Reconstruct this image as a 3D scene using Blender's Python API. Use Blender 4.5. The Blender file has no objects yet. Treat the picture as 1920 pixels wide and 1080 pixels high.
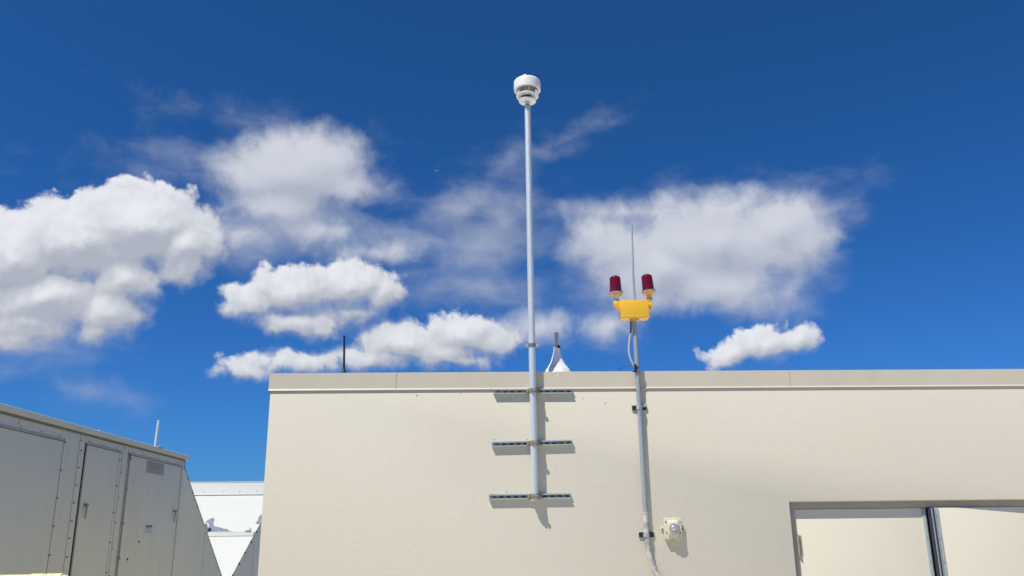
import bpy, bmesh, math, random
from mathutils import Vector, Matrix, Quaternion
R = math.radians
rnd = random.Random(7)
sc = bpy.context.scene
col = sc.collection

# ------------------------------------------------------------------ camera
cam = bpy.data.cameras.new("camera")
cam.sensor_width = 36.0
cam.lens = 1600.0 / 1920.0 * 36.0
cam.clip_start = 0.05
cam.clip_end = 40000.0
co = bpy.data.objects.new("camera", cam)
col.objects.link(co)
ax = Vector((0.99950066, -0.02947937, -0.01137535))
up = Vector((0.00259452, -0.28222019, 0.95934615))
fw = Vector((0.03149128, 0.95889662, 0.28200278))
m = Matrix((ax, up, -fw)).transposed().to_4x4()
m.translation = Vector((0, 0, 1.75))
co.matrix_world = m
sc.camera = co

# ------------------------------------------------------------------ sun + exposure
SUN = Vector((-0.0545, -0.052, 0.124)).normalized()       # towards the sun
sl = bpy.data.lights.new("sun", 'SUN')
sl.energy = 4.6
sl.angle = R(0.5)
sl.color = (1.0, 0.945, 0.86)
so = bpy.data.objects.new("sun", sl)
so.rotation_euler = (-SUN).to_track_quat('-Z', 'Y').to_euler()
so.location = SUN * 30
col.objects.link(so)
vs = sc.view_settings
vs.view_transform = 'Standard'
vs.look = 'None'
vs.gamma = 1.0
vs.exposure = 0.12
sc.cycles.max_bounces = 6
sc.cycles.diffuse_bounces = 4
sc.cycles.use_adaptive_sampling = True
sc.cycles.adaptive_threshold = 0.01
sc.cycles.use_denoising = True

# ------------------------------------------------------------------ node helpers
class NT:
    def __init__(s, tree):
        s.t = tree
    def n(s, kind, **kw):
        nd = s.t.nodes.new(kind)
        for k, v in kw.items():
            if k == 'inp':
                for kk, vv in v.items():
                    s.put(nd.inputs[kk], vv)
            else:
                setattr(nd, k, v)
        return nd
    def put(s, sock, v):
        if isinstance(v, bpy.types.NodeSocket):
            s.t.links.new(v, sock)
        else:
            sock.default_value = v
    def math(s, op, a, b=None, c=None, clamp=False):
        nd = s.t.nodes.new('ShaderNodeMath')
        nd.operation = op
        nd.use_clamp = clamp
        for i, v in enumerate((a, b, c)):
            if v is not None:
                s.put(nd.inputs[i], v)
        return nd.outputs[0]
    def vm(s, op, a, b=None):
        nd = s.t.nodes.new('ShaderNodeVectorMath')
        nd.operation = op
        s.put(nd.inputs[0], a)
        if b is not None:
            s.put(nd.inputs[3 if op == 'SCALE' else 1], b)
        return nd.outputs['Value'] if op in ('DOT_PRODUCT', 'LENGTH') else nd.outputs[0]
    def ss(s, v, lo, hi, a=0.0, b=1.0):
        nd = s.t.nodes.new('ShaderNodeMapRange')
        nd.interpolation_type = 'SMOOTHSTEP'
        s.put(nd.inputs[0], v)
        for i, x in enumerate((lo, hi, a, b)):
            nd.inputs[1 + i].default_value = x
        return nd.outputs[0]
    def mix(s, f, a, b, mode='MIX'):
        nd = s.t.nodes.new('ShaderNodeMix')
        nd.data_type = 'RGBA'
        nd.blend_type = mode
        s.put(nd.inputs[0], f)
        for i, v in ((6, a), (7, b)):
            if not isinstance(v, bpy.types.NodeSocket) and len(v) == 3:
                v = (*v, 1.0)
            s.put(nd.inputs[i], v)
        return nd.outputs[2]

# ------------------------------------------------------------------ world: Nishita sky + clouds given by direction (azimuth, elevation in degrees)
CUMULUS = [(-28.29, 12.7, 3.6, 1.55, 6.3), (-3.27, 12.17, 3.99, 1.14, 0.4), (-23.66, 15.79, 2.75, 1.94, 6.4), (-12.4, 13.85, 3.0, 0.95, 2.8), (-9.2, 14.6, 2.6, 0.7, 2.0), (-23.02, 19.0, 4.4, 2.86, 7.4), (-20.26, 18.33, 2.8, 2.32, 6.2), (-26.64, 17.69, 4.12, 2.84, 8.2), (-29.78, 16.27, 2.88, 2.81, 8.7), (-27.93, 14.16, 4.22, 2.24, 7.0), (-24.21, 13.94, 2.52, 1.87, 5.8), (-20.15, 17.23, 1.88, 1.73, 5.8), (-28.85, 11.64, 2.5, 1.04, 5.9), (-24.67, 12.69, 1.72, 1.02, 5.4), (-15.77, 14.99, 1.96, 1.23, 3.9), (-13.07, 15.85, 3.07, 1.66, 3.3), (-9.37, 16.38, 3.31, 1.69, 2.4), (-7.0, 15.94, 1.67, 1.49, 1.7), (-12.95, 13.84, 2.76, 0.97, 2.8), (-11.25, 13.4, 1.47, 0.7, 2.3), (-5.74, 12.78, 2.88, 1.41, 1.0), (-1.53, 13.36, 2.86, 1.35, 0.1), (0.55, 12.74, 1.9, 1.07, -0.4), (-7.39, 11.62, 4.08, 0.91, 1.2), (-12.44, 11.27, 3.94, 0.69, 2.1), (-15.94, 10.64, 1.65, 0.64, 2.6), (-1.82, 11.68, 3.45, 0.71, 0.1), (16.64, 11.53, 2.25, 0.89, 14.4), (18.89, 12.0, 2.61, 1.16, 5.7), (20.73, 12.06, 1.51, 0.94, -4.7)]
MASS = [(8.63, 13.63, 1.6, 0.89, -2.2), (3.76, 13.77, 2.13, 0.93, -1.1), (-7.83, 18.74, 2.57, 0.63, 2.3), (16.02, 18.72, 7.11, 2.7, -5.0), (9.63, 18.92, 3.64, 1.77, -3.0), (12.3, 17.42, 4.72, 2.64, -3.7), (15.45, 16.14, 5.29, 1.91, -4.4), (20.33, 19.49, 3.6, 2.1, -6.7), (21.58, 18.32, 2.35, 1.68, -6.8), (8.75, 20.1, 2.63, 1.06, -2.9), (16.92, 20.72, 4.64, 1.1, -5.7), (11.82, 15.5, 2.16, 0.99, -3.2), (17.8, 14.91, 2.06, 0.76, -4.7), (14.72, 20.58, 4.36, 1.04, -4.9), (10.31, 21.08, 3.37, 0.63, -3.5), (-13.41, 23.61, 5.07, 2.45, 5.1), (-12.2, 24.74, 3.87, 1.7, 4.8), (-14.51, 21.28, 3.54, 1.71, 5.0), (-11.54, 19.95, 2.71, 0.97, 3.7), (-16.45, 19.22, 1.72, 0.81, 5.2), (-10.23, 22.82, 2.22, 1.18, 3.8), (-16.07, 23.01, 3.17, 1.41, 6.0)]
VEIL = [(-18.93, 23.69, 3.42, 0.86, 2.3), (-14.52, 26.22, 3.1, 0.5, -6.0), (-12.98, 19.85, 4.28, 1.52, 4.2), (-8.24, 19.78, 3.69, 1.12, 2.6), (-14.98, 18.14, 2.77, 0.69, 9.5), (-8.74, 22.91, 2.24, 0.83, -16.8), (-21.2, 22.55, 2.31, 0.33, 4.9), (4.3, 25.7, 1.8, 0.30, 20.2), (1.21, 24.29, 2.33, 0.91, 31.6), (-1.69, 21.74, 3.63, 1.42, 32.6), (-0.17, 19.25, 3.97, 2.21, -0.0), (1.55, 20.67, 2.29, 2.67, -0.5), (-0.73, 16.57, 4.84, 1.5, 0.1), (-4.13, 19.57, 3.0, 0.92, 1.3), (7.29, 21.23, 3.03, 0.57, -2.5), (16.26, 21.48, 5.4, 0.89, -1.6), (23.14, 20.08, 1.99, 1.26, -7.8), (21.39, 16.63, 2.0, 1.35, -6.2), (6.44, 18.78, 1.5, 1.78, -2.0), (8.52, 13.64, 1.6, 0.85, -2.2), (-24.55, 8.69, 1.22, 0.41, -1.5), (-29.29, 9.5, 0.48, 0.27, 4.8), (3.76, 13.77, 2.21, 0.93, -1.1), (-26.83, 11.28, 1.98, 0.75, 5.2), (19.46, 14.42, 2.02, 1.02, -5.1), (8.2, 16.21, 2.21, 1.42, -2.4), (-10.88, 14.39, 2.11, 0.7, 2.4)]

def blob_field(g, p, blobs, k):
    """smooth union of ellipses; value is about the depth inside the outline in degrees"""
    acc = None
    for (cx, cy, rx, ry, rot) in blobs:
        mp = g.n('ShaderNodeMapping', vector_type='TEXTURE')
        g.put(mp.inputs[0], p)
        mp.inputs[1].default_value = (cx, cy, 0)
        mp.inputs[2].default_value = (0, 0, R(rot))
        mp.inputs[3].default_value = (rx, ry, 1)
        d = g.vm('LENGTH', mp.outputs[0])
        rm = min(rx, ry) * 1.1
        v = g.math('MULTIPLY_ADD', d, -rm, rm)
        acc = v if acc is None else g.math('SMOOTH_MAX', acc, v, k)
    return acc

def make_group(name, fn):
    t = bpy.data.node_groups.new(name, 'ShaderNodeTree')
    t.interface.new_socket('P', in_out='INPUT', socket_type='NodeSocketVector')
    t.interface.new_socket('H', in_out='OUTPUT', socket_type='NodeSocketFloat')
    t.interface.new_socket('B', in_out='OUTPUT', socket_type='NodeSocketFloat')
    gi = t.nodes.new('NodeGroupInput'); go = t.nodes.new('NodeGroupOutput')
    g = NT(t)
    h, b = fn(g, gi.outputs[0])
    g.put(go.inputs[0], h); g.put(go.inputs[1], b)
    return t

def fn_cumulus(g, p):
    b = blob_field(g, p, CUMULUS, 0.35)
    vo = g.n('ShaderNodeTexVoronoi', voronoi_dimensions='2D', feature='SMOOTH_F1', inp={'Vector': p, 'Scale': 0.62, 'Detail': 2.4, 'Roughness': 0.5, 'Lacunarity': 2.3, 'Smoothness': 0.35})
    vo.normalize = True
    no = g.n('ShaderNodeTexNoise', noise_dimensions='2D', inp={'Vector': p, 'Scale': 0.75, 'Detail': 8.0, 'Roughness': 0.52})
    a = g.math('MULTIPLY_ADD', vo.outputs['Distance'], -1.5, 0.60)
    c = g.math('MULTIPLY_ADD', no.outputs[0], 1.1, -0.50)
    h = g.math('ADD', g.math('ADD', b, a), c)
    return h, b

def fn_mass(g, p):
    b = blob_field(g, p, MASS, 0.9)
    no = g.n('ShaderNodeTexNoise', noise_dimensions='2D', inp={'Vector': p, 'Scale': 0.42, 'Detail': 8.0, 'Roughness': 0.56, 'Distortion': 0.1})
    h = g.math('ADD', b, g.math('MULTIPLY_ADD', no.outputs[0], 2.2, -0.95))
    return h, b

def fn_veil(g, p):
    b = blob_field(g, p, VEIL, 0.8)
    mp = g.n('ShaderNodeMapping'); g.put(mp.inputs[0], p)
    mp.inputs[2].default_value = (0, 0, R(-14)); mp.inputs[3].default_value = (0.8, 1.45, 1)
    no = g.n('ShaderNodeTexNoise', noise_dimensions='2D', inp={'Vector': mp.outputs[0], 'Scale': 0.40, 'Detail': 8.0, 'Roughness': 0.54, 'Distortion': 0.12})
    h = g.math('ADD', b, g.math('MULTIPLY_ADD', no.outputs[0], 3.2, -1.45))
    return h, b

world = bpy.data.worlds.new("World")
sc.world = world
world.use_nodes = True
wt = world.node_tree
wt.nodes.clear()
w = NT(wt)
tc = w.n('ShaderNodeTexCoord')
sp = w.n('ShaderNodeSeparateXYZ', inp={0: tc.outputs['Generated']})
az = w.math('MULTIPLY', w.math('ARCTAN2', sp.outputs[0], sp.outputs[1]), 57.29578)
el = w.math('MULTIPLY', w.math('ARCSINE', sp.outputs[2]), 57.29578)
P0 = w.n('ShaderNodeCombineXYZ', inp={0: az, 1: el}).outputs[0]
wn = w.n('ShaderNodeTexNoise', noise_dimensions='2D', inp={'Vector': P0, 'Scale': 0.33, 'Detail': 3.0, 'Roughness': 0.5})
off = w.vm('SCALE', w.vm('SUBTRACT', wn.outputs['Color'], (0.5, 0.5, 0.5)), 0.9)
P = w.vm('ADD', P0, off)
GC = make_group('cumulus_field', fn_cumulus)
GV = make_group('veil_field', fn_veil)
def ev(tree, p):
    nd = wt.nodes.new('ShaderNodeGroup'); nd.node_tree = tree
    w.put(nd.inputs[0], p)
    return nd.outputs
GM = make_group('mass_field', fn_mass)
c0 = ev(GC, P)
c1 = ev(GC, w.vm('ADD', P, (-0.28, 0.42, 0)))
c2 = ev(GC, w.vm('ADD', P, (-0.35, 1.0, 0)))
v0 = ev(GV, P)
v1 = ev(GV, w.vm('ADD', P, (-0.5, 0.9, 0)))
k0 = ev(GM, P)
k1 = ev(GM, w.vm('ADD', P, (-0.5, 1.1, 0)))
# cumulus: relief towards the sun, thick parts and bases greyer
rel = w.math('SUBTRACT', c0[0], c1[0])
big = w.math('SUBTRACT', c0[1], c2[1])
lit = w.math('MULTIPLY_ADD', rel, 0.36, 0.24)
lit = w.math('MULTIPLY_ADD', big, 0.34, lit)
lit = w.ss(lit, -0.15, 1.05)
soft = w.math('MINIMUM', w.math('MAXIMUM', w.math('MULTIPLY_ADD', big, 0.70, 0.90), 0.45), 1.7)
alpha_c = w.ss(w.math('MULTIPLY', c0[0], soft), -0.08, 0.70)
ccol = w.mix(lit, (0.45, 0.485, 0.57), (0.88, 0.90, 0.95))
# dense soft clouds
ml = w.math('MULTIPLY_ADD', w.math('SUBTRACT', k0[0], k1[0]), 0.15, w.math('MULTIPLY_ADD', w.math('SUBTRACT', k0[1], k1[1]), 0.15, 0.56))
ml = w.ss(ml, -0.1, 1.1)
alpha_m = w.math('MULTIPLY', w.ss(k0[0], -0.55, 1.35), 0.94)
mcol = w.mix(ml, (0.44, 0.49, 0.61), (0.78, 0.81, 0.88))
# veil
vl = w.math('MULTIPLY_ADD', w.math('SUBTRACT', v0[0], v1[0]), 0.16, 0.45, clamp=True)
alpha_v = w.math('MULTIPLY', w.ss(v0[0], -1.2, 2.9), 0.70)
vcol = w.mix(vl, (0.38, 0.43, 0.56), (0.60, 0.65, 0.77))
# sky itself
sky = w.n('ShaderNodeTexSky', sky_type='NISHITA', sun_disc=False)
sky.sun_elevation = math.asin(SUN.z)
sky.sun_rotation = math.atan2(SUN.x, SUN.y)
sky.altitude = 0
sky.air_density = 1.0
sky.dust_density = 0.3
sky.ozone_density = 3.0
# deepen the blue: per-channel contrast on the sky colour (clear dry air)
KS = 0.087
sr = w.n('ShaderNodeSeparateColor', inp={0: w.vm('SCALE', sky.outputs[0], KS)})
def chan(i, k, x0, gm):
    v = w.math('MINIMUM', sr.outputs[i], 1.4)
    return w.math('MULTIPLY', w.math('POWER', w.math('DIVIDE', v, x0), gm), k / KS)
skc = w.n('ShaderNodeCombineColor', inp={0: chan(0, .0150, .0915, 1.15), 1: chan(1, .084, .155, 1.06), 2: chan(2, .292, .292, 1.25)}).outputs[0]
bg = w.n('ShaderNodeBackground', inp={'Color': skc, 'Strength': 0.08})
bv = w.n('ShaderNodeBackground', inp={'Color': vcol, 'Strength': 0.80})
bc = w.n('ShaderNodeBackground', inp={'Color': ccol, 'Strength': 0.86})
m1 = w.n('ShaderNodeMixShader', inp={0: alpha_v, 1: bg.outputs[0], 2: bv.outputs[0]})
bm_ = w.n('ShaderNodeBackground', inp={'Color': mcol, 'Strength': 0.80})
m3 = w.n('ShaderNodeMixShader', inp={0: alpha_m, 1: m1.outputs[0], 2: bm_.outputs[0]})
m2 = w.n('ShaderNodeMixShader', inp={0: alpha_c, 1: m3.outputs[0], 2: bc.outputs[0]})
wo = w.n('ShaderNodeOutputWorld', inp={0: m2.outputs[0]})
world.cycles.sampling_method = 'MANUAL'
world.cycles.sample_map_resolution = 256

# ------------------------------------------------------------------ materials
def mat(name, c, rough=0.6, metal=0.0, var=0.08, vscale=6.0, bump=0.0, bscale=80.0, bdist=0.002, streak=0.0, c2=None, stain=0.0, spec=0.5, extra=None, coat=0.0, trans=0.0):
    mt = bpy.data.materials.new(name)
    mt.use_nodes = True
    t = mt.node_tree; t.nodes.clear(); g = NT(t)
    geo = g.n('ShaderNodeNewGeometry')
    pos = geo.outputs['Position']
    no = g.n('ShaderNodeTexNoise', inp={'Vector': pos, 'Scale': vscale, 'Detail': 6.0, 'Roughness': 0.6})
    dark = tuple(x * (1 - var * 1.6) for x in c)
    lite = tuple(min(1, x * (1 + var * 1.6)) for x in c)
    colr = g.mix(no.outputs[0], dark, lite)
    if c2:
        n2 = g.n('ShaderNodeTexNoise', inp={'Vector': pos, 'Scale': vscale * 0.35, 'Detail': 4.0})
        colr = g.mix(g.ss(n2.outputs[0], 0.42, 0.62), colr, c2)
    if streak:
        mp = g.n('ShaderNodeMapping', inp={0: pos}); mp.inputs[3].default_value = (9, 9, 0.5)
        n3 = g.n('ShaderNodeTexNoise', inp={'Vector': mp.outputs[0], 'Scale': 1.0, 'Detail': 6.0, 'Roughness': 0.65})
        colr = g.mix(g.ss(n3.outputs[0], 0.48, 0.75, 0, streak), colr, tuple(x * 0.55 for x in c))
    if stain:
        n4 = g.n('ShaderNodeTexNoise', inp={'Vector': pos, 'Scale': 2.3, 'Detail': 9.0, 'Roughness': 0.72})
        colr = g.mix(g.ss(n4.outputs[0], 0.56, 0.74, 0, stain), colr, tuple(x * 0.7 for x in c))
    if extra:
        colr = extra(g, pos, colr)
    b = g.n('ShaderNodeBsdfPrincipled', inp={'Base Color': colr, 'Metallic': metal})
    b.inputs['Specular IOR Level'].default_value = spec
    b.inputs['Coat Weight'].default_value = coat
    b.inputs['Transmission Weight'].default_value = trans
    g.put(b.inputs['Roughness'], g.math('MULTIPLY_ADD', no.outputs[0], 0.16, rough - 0.08))
    if bump:
        bn = g.n('ShaderNodeTexNoise', inp={'Vector': pos, 'Scale': bscale, 'Detail': 4.0, 'Roughness': 0.55})
        bp = g.n('ShaderNodeBump', inp={'Strength': bump, 'Distance': bdist, 'Height': bn.outputs[0]})
        g.put(b.inputs['Normal'], bp.outputs[0])
    o = g.n('ShaderNodeOutputMaterial', inp={0: b.outputs[0]})
    return mt

def stucco_marks(g, pos, colr):
    # faint trowel marks and hairline scuffs in the coat
    mp = g.n('ShaderNodeMapping', inp={0: pos}); mp.inputs[2].default_value = (0, R(35), 0); mp.inputs[3].default_value = (2.2, 2.2, 9)
    n = g.n('ShaderNodeTexNoise', inp={'Vector': mp.outputs[0], 'Scale': 2.4, 'Detail': 8.0, 'Roughness': 0.7, 'Distortion': 1.2})
    colr = g.mix(g.ss(n.outputs[0], 0.63, 0.74, 0, 0.20), colr, (0.46, 0.41, 0.32))
    n2 = g.n('ShaderNodeTexNoise', inp={'Vector': pos, 'Scale': 1.1, 'Detail': 3.0})
    return g.mix(g.ss(n2.outputs[0], 0.25, 0.75, 0, 0.22), colr, (0.60, 0.555, 0.42))

def stucco_mat():
    mt = mat('stucco', (0.678, 0.632, 0.510), 0.92, var=0.035, vscale=30, bump=0.0, extra=stucco_marks, spec=0.2)
    t = mt.node_tree; g = NT(t)
    b = [n for n in t.nodes if n.type == 'BSDF_PRINCIPLED'][0]
    geo = [n for n in t.nodes if n.type == 'NEW_GEOMETRY'][0]
    p = geo.outputs['Position']
    a = g.n('ShaderNodeTexNoise', inp={'Vector': p, 'Scale': 42.0, 'Detail': 5.0, 'Roughness': 0.65})
    c = g.n('ShaderNodeTexNoise', inp={'Vector': p, 'Scale': 9.0, 'Detail': 3.0, 'Distortion': 0.8})
    h = g.math('MULTIPLY_ADD', c.outputs[0], 0.5, a.outputs[0])
    bp = g.n('ShaderNodeBump', inp={'Strength': 0.5, 'Distance': 0.0032, 'Height': h})
    g.put(b.inputs['Normal'], bp.outputs[0])
    return mt

M = {}
M['stucco'] = stucco_mat()
M['coping'] = mat('coping_metal', (0.605, 0.55, 0.425), 0.5, var=0.05, vscale=2.2, bump=0.12, bscale=4, bdist=0.02, stain=0.55)
M['door'] = mat('door_paint', (0.69, 0.645, 0.50), 0.55, var=0.02, vscale=4, bump=0.06, bscale=5, bdist=0.01, stain=0.12)
M['frame'] = mat('frame_paint', (0.36, 0.32, 0.27), 0.55, var=0.08, vscale=12, stain=0.6)
M['galv'] = mat('galvanised_steel', (0.69, 0.73, 0.72), 0.40, metal=0.38, var=0.06, vscale=40, bump=0.08, bscale=120)
M['conduit'] = mat('conduit_steel', (0.38, 0.42, 0.43), 0.48, metal=0.35, var=0.08, vscale=35, bump=0.08, bscale=120, stain=0.3)
M['strut'] = mat('strut_steel', (0.42, 0.46, 0.45), 0.5, metal=0.25, var=0.08, vscale=40)
M['flex'] = mat('flaking_conduit', (0.62, 0.60, 0.55), 0.8, var=0.2, vscale=60, bump=0.6, bscale=90, bdist=0.004, c2=(0.36, 0.35, 0.33))
M['flexgrey'] = mat('grey_cable_sheath', (0.42, 0.45, 0.47), 0.5, var=0.06)
M['darkcable'] = mat('dark_cable_sheath', (0.06, 0.06, 0.065), 0.5)
M['brass'] = mat('zinc_yellow_clamp', (0.42, 0.34, 0.22), 0.45, metal=0.6, var=0.2, vscale=80)
M['bolt'] = mat('bolt_metal', (0.30, 0.28, 0.27), 0.4, metal=0.7, var=0.2, vscale=90)
M['black'] = mat('black_plastic', (0.018, 0.018, 0.02), 0.45)
M['rubber'] = mat('dark_rubber', (0.03, 0.035, 0.05), 0.6)
M['slotdark'] = mat('slot_painted_shade', (0.07, 0.08, 0.085), 0.7)  # dark colour painting the shade seen through the channel slots
M['white'] = mat('white_plastic', (0.80, 0.80, 0.77), 0.45, var=0.02)
M['whitemem'] = mat('white_membrane', (0.80, 0.80, 0.79), 0.6, var=0.03, bump=0.3, bscale=40, bdist=0.003)
M['chrome'] = mat('polished_metal', (0.60, 0.58, 0.56), 0.2, metal=1.0, var=0.05)
M['solar'] = mat('dark_glass_dome', (0.02, 0.03, 0.06), 0.15)
M['yellow'] = mat('yellow_enamel', (0.88, 0.49, 0.03), 0.45, var=0.03, vscale=10, coat=0.15, bump=0.05, bscale=20)
M['ochre'] = mat('ochre_cast_metal', (0.66, 0.42, 0.12), 0.5, var=0.15, vscale=50)
M['cast'] = mat('silver_cast_metal', (0.62, 0.60, 0.55), 0.35, metal=0.5, var=0.15, vscale=60)
M['unit'] = mat('unit_paint', (0.64, 0.645, 0.565), 0.55, var=0.05, vscale=3.5, bump=0.05, bscale=4, bdist=0.01, streak=0.16, stain=0.2)
M['unitcap'] = mat('unit_cap_paint', (0.60, 0.59, 0.50), 0.5, var=0.05, vscale=5, stain=0.3)
M['hoodface'] = mat('hood_white_coating', (0.62, 0.635, 0.575), 0.5, var=0.02, vscale=3, bump=0.08, bscale=3, bdist=0.02)
M['hoodlip'] = mat('hood_lip_paint', (0.54, 0.55, 0.51), 0.55, var=0.04, vscale=8, stain=0.3)
M['bare'] = mat('bare_galvanised_patch', (0.23, 0.27, 0.31), 0.6, metal=0.3, var=0.15, vscale=18)
M['seam'] = mat('seam_gasket', (0.17, 0.175, 0.16), 0.8, var=0.2, vscale=30)
M['gap'] = mat('dark_gasket', (0.012, 0.013, 0.012), 0.9)
M['screw'] = mat('screw_steel', (0.24, 0.24, 0.22), 0.5, metal=0.4, var=0.3, vscale=90)
M['placard'] = mat('placard_tan', (0.33, 0.305, 0.28), 0.6, var=0.08, vscale=20)
M['faded_blue'] = mat('faded_blue_ink', (0.23, 0.24, 0.33), 0.6, var=0.1, vscale=30)
M['paper'] = mat('sticker_paper', (0.42, 0.50, 0.56), 0.6, var=0.05)
M['ink'] = mat('blue_ink', (0.08, 0.16, 0.28), 0.6)
M['cream'] = mat('cream_enamel', (0.66, 0.62, 0.45), 0.45, var=0.05, vscale=30, bump=0.05, bscale=60, stain=0.2)
M['creampipe'] = mat('cream_pipe_paint', (0.80, 0.70, 0.40), 0.5, var=0.06, vscale=15)
M['hinge'] = mat('rusty_hinge', (0.40, 0.33, 0.24), 0.6, metal=0.3, var=0.3, vscale=60)
M['deck'] = mat('roof_membrane', (0.57, 0.525, 0.42), 0.85, var=0.12, vscale=2.0, bump=0.3, bscale=60, stain=0.4)
M['ground'] = mat('ground_cover', (0.16, 0.17, 0.12), 0.95, var=0.3, vscale=0.05)
M['facade'] = mat('lower_facade', (0.55, 0.50, 0.42), 0.9, var=0.08, vscale=1.5)
M['plane'] = mat('aircraft_white', (0.8, 0.8, 0.8), 0.4, var=0.02)

# red fresnel glass
def red_glass():
    mt = bpy.data.materials.new('red_lens_glass'); mt.use_nodes = True
    t = mt.node_tree; t.nodes.clear(); g = NT(t)
    tc_ = g.n('ShaderNodeNewGeometry')
    no = g.n('ShaderNodeTexNoise', inp={'Vector': tc_.outputs['Position'], 'Scale': 60.0, 'Detail': 3.0})
    c = g.mix(no.outputs[0], (0.24, 0.001, 0.004), (0.28, 0.001, 0.006))
    b = g.n('ShaderNodeBsdfPrincipled', inp={'Base Color': c, 'Roughness': 0.09, 'Transmission Weight': 0.5, 'IOR': 1.45, 'Coat Weight': 0.4, 'Coat Roughness': 0.05})
    g.n('ShaderNodeOutputMaterial', inp={0: b.outputs[0]})
    return mt
M['redglass'] = red_glass()
def clear_lens():
    mt = bpy.data.materials.new('clear_lamp_lens'); mt.use_nodes = True
    t = mt.node_tree; t.nodes.clear(); g = NT(t)
    b = g.n('ShaderNodeBsdfPrincipled', inp={'Base Color': (0.62, 0.61, 0.60, 1), 'Roughness': 0.16, 'Metallic': 0.5})
    g.n('ShaderNodeOutputMaterial', inp={0: b.outputs[0]})
    return mt
M['lens'] = clear_lens()

# ------------------------------------------------------------------ mesh builder
class MB:
    def __init__(s):
        s.b = bmesh.new()
    def face(s, vs_):
        try: s.b.faces.new(vs_)
        except ValueError: pass
    def box(s, x0, x1, y0, y1, z0, z1):
        v = [s.b.verts.new((x, y, z)) for x in (x0, x1) for y in (y0, y1) for z in (z0, z1)]
        for f in ((0, 1, 3, 2), (4, 6, 7, 5), (0, 4, 5, 1), (2, 3, 7, 6), (0, 2, 6, 4), (1, 5, 7, 3)):
            s.face([v[i] for i in f])
        return s
    def prism(s, pts, off):
        off = Vector(off)
        a = [s.b.verts.new(p) for p in pts]
        c = [s.b.verts.new(Vector(p) + off) for p in pts]
        n = len(pts)
        s.face(a[::-1]); s.face(c)
        for i in range(n):
            s.face([a[i], a[(i + 1) % n], c[(i + 1) % n], c[i]])
        return s
    def rings(s, rings, caps=True):
        rs = [[s.b.verts.new(p) for p in r] for r in rings]
        n = len(rs[0])
        for a, c in zip(rs, rs[1:]):
            for i in range(n):
                s.face([a[i], a[(i + 1) % n], c[(i + 1) % n], c[i]])
        if caps:
            s.face(rs[0][::-1]); s.face(rs[-1])
        return s
    def tube(s, path, r, n=16, caps=True):
        path = [Vector(p) for p in path]
        rr = r if isinstance(r, (list, tuple)) else [r] * len(path)
        out = []
        ref = None
        for i, p in enumerate(path):
            d = (path[min(i + 1, len(path) - 1)] - path[max(i - 1, 0)]).normalized()
            if ref is None:
                ref = Vector((1, 0, 0)) if abs(d.x) < 0.8 else Vector((0, 1, 0))
            u = (ref - d * ref.dot(d)).normalized(); ref = u
            v = d.cross(u)
            out.append([p + (u * math.cos(6.28318531 * k / n) + v * math.sin(6.28318531 * k / n)) * rr[i] for k in range(n)])
        return s.rings(out, caps)
    def cyl(s, a, b, r, n=16, r2=None):
        return s.tube([a, b], [r, r if r2 is None else r2], n)
    def lathe(s, prof, c, n=32, ax=(0, 0, 1), ribs=0, rib=0.0):
        q = Vector((0, 0, 1)).rotation_difference(Vector(ax))
        c = Vector(c)
        out = []
        for (r, z) in prof:
            ring = []
            for k in range(n):
                a = 6.28318531 * k / n
                rr = r + (rib * (1 if (k * ribs * 2 // n) % 2 else -1) if ribs else 0)
                ring.append(c + q @ Vector((rr * math.cos(a), rr * math.sin(a), z)))
            out.append(ring)
        return s.rings(out)
    def build(s, name, material, parent=None, bevel=0.0, seg=2, kind=None, smooth=35, split=False):
        b = s.b
        if split:          # every separate piece becomes a part of its own
            seen = set(); out = []
            for v0_ in b.verts:
                if v0_ in seen: continue
                st, isl = [v0_], []
                seen.add(v0_)
                while st:
                    v = st.pop(); isl.append(v)
                    for e in v.link_edges:
                        u = e.other_vert(v)
                        if u not in seen: seen.add(u); st.append(u)
                out.append(isl)
            res = []
            for isl in out:
                mb = MB(); mp_ = {v: mb.b.verts.new(v.co) for v in isl}
                for f in {f for v in isl for f in v.link_faces}:
                    mb.face([mp_[v] for v in f.verts])
                res.append(mb.build(name, material, parent, bevel, seg, kind, smooth))
            b.free()
            return res
        bmesh.ops.recalc_face_normals(b, faces=b.faces)
        if bevel:
            es = [e for e in b.edges if len(e.link_faces) == 2 and e.calc_face_angle(0) > 0.6]
            bmesh.ops.bevel(b, geom=es, offset=bevel, segments=seg, profile=0.5, affect='EDGES', clamp_overlap=True)
        base = Vector(parent['_wp']) if parent is not None else Vector((0, 0, 0))
        if parent is not None:
            bmesh.ops.translate(b, verts=b.verts, vec=-base)
        me = bpy.data.meshes.new(name)
        b.to_mesh(me); b.free()
        for p in me.polygons: p.use_smooth = True
        me.set_sharp_from_angle(angle=R(smooth))
        me.materials.append(material)
        o = bpy.data.objects.new(name, me)
        col.objects.link(o)
        if parent is not None:
            o.parent = parent
        o['_wp'] = base[:]
        if kind: o['kind'] = kind
        return o

def thing(name, loc, label, cat, group=None):
    o = bpy.data.objects.new(name, None)
    o.empty_display_size = 0.1
    o.location = loc
    o['_wp'] = Vector(loc)[:]
    o['label'] = label; o['category'] = cat
    if group: o['group'] = group
    col.objects.link(o)
    return o

def copy_tree(o, parent=None):
    c = o.copy(); col.objects.link(c)
    if parent is not None: c.parent = parent
    for ch in [x for x in o.children]:
        copy_tree(ch, c)
    return c

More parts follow.
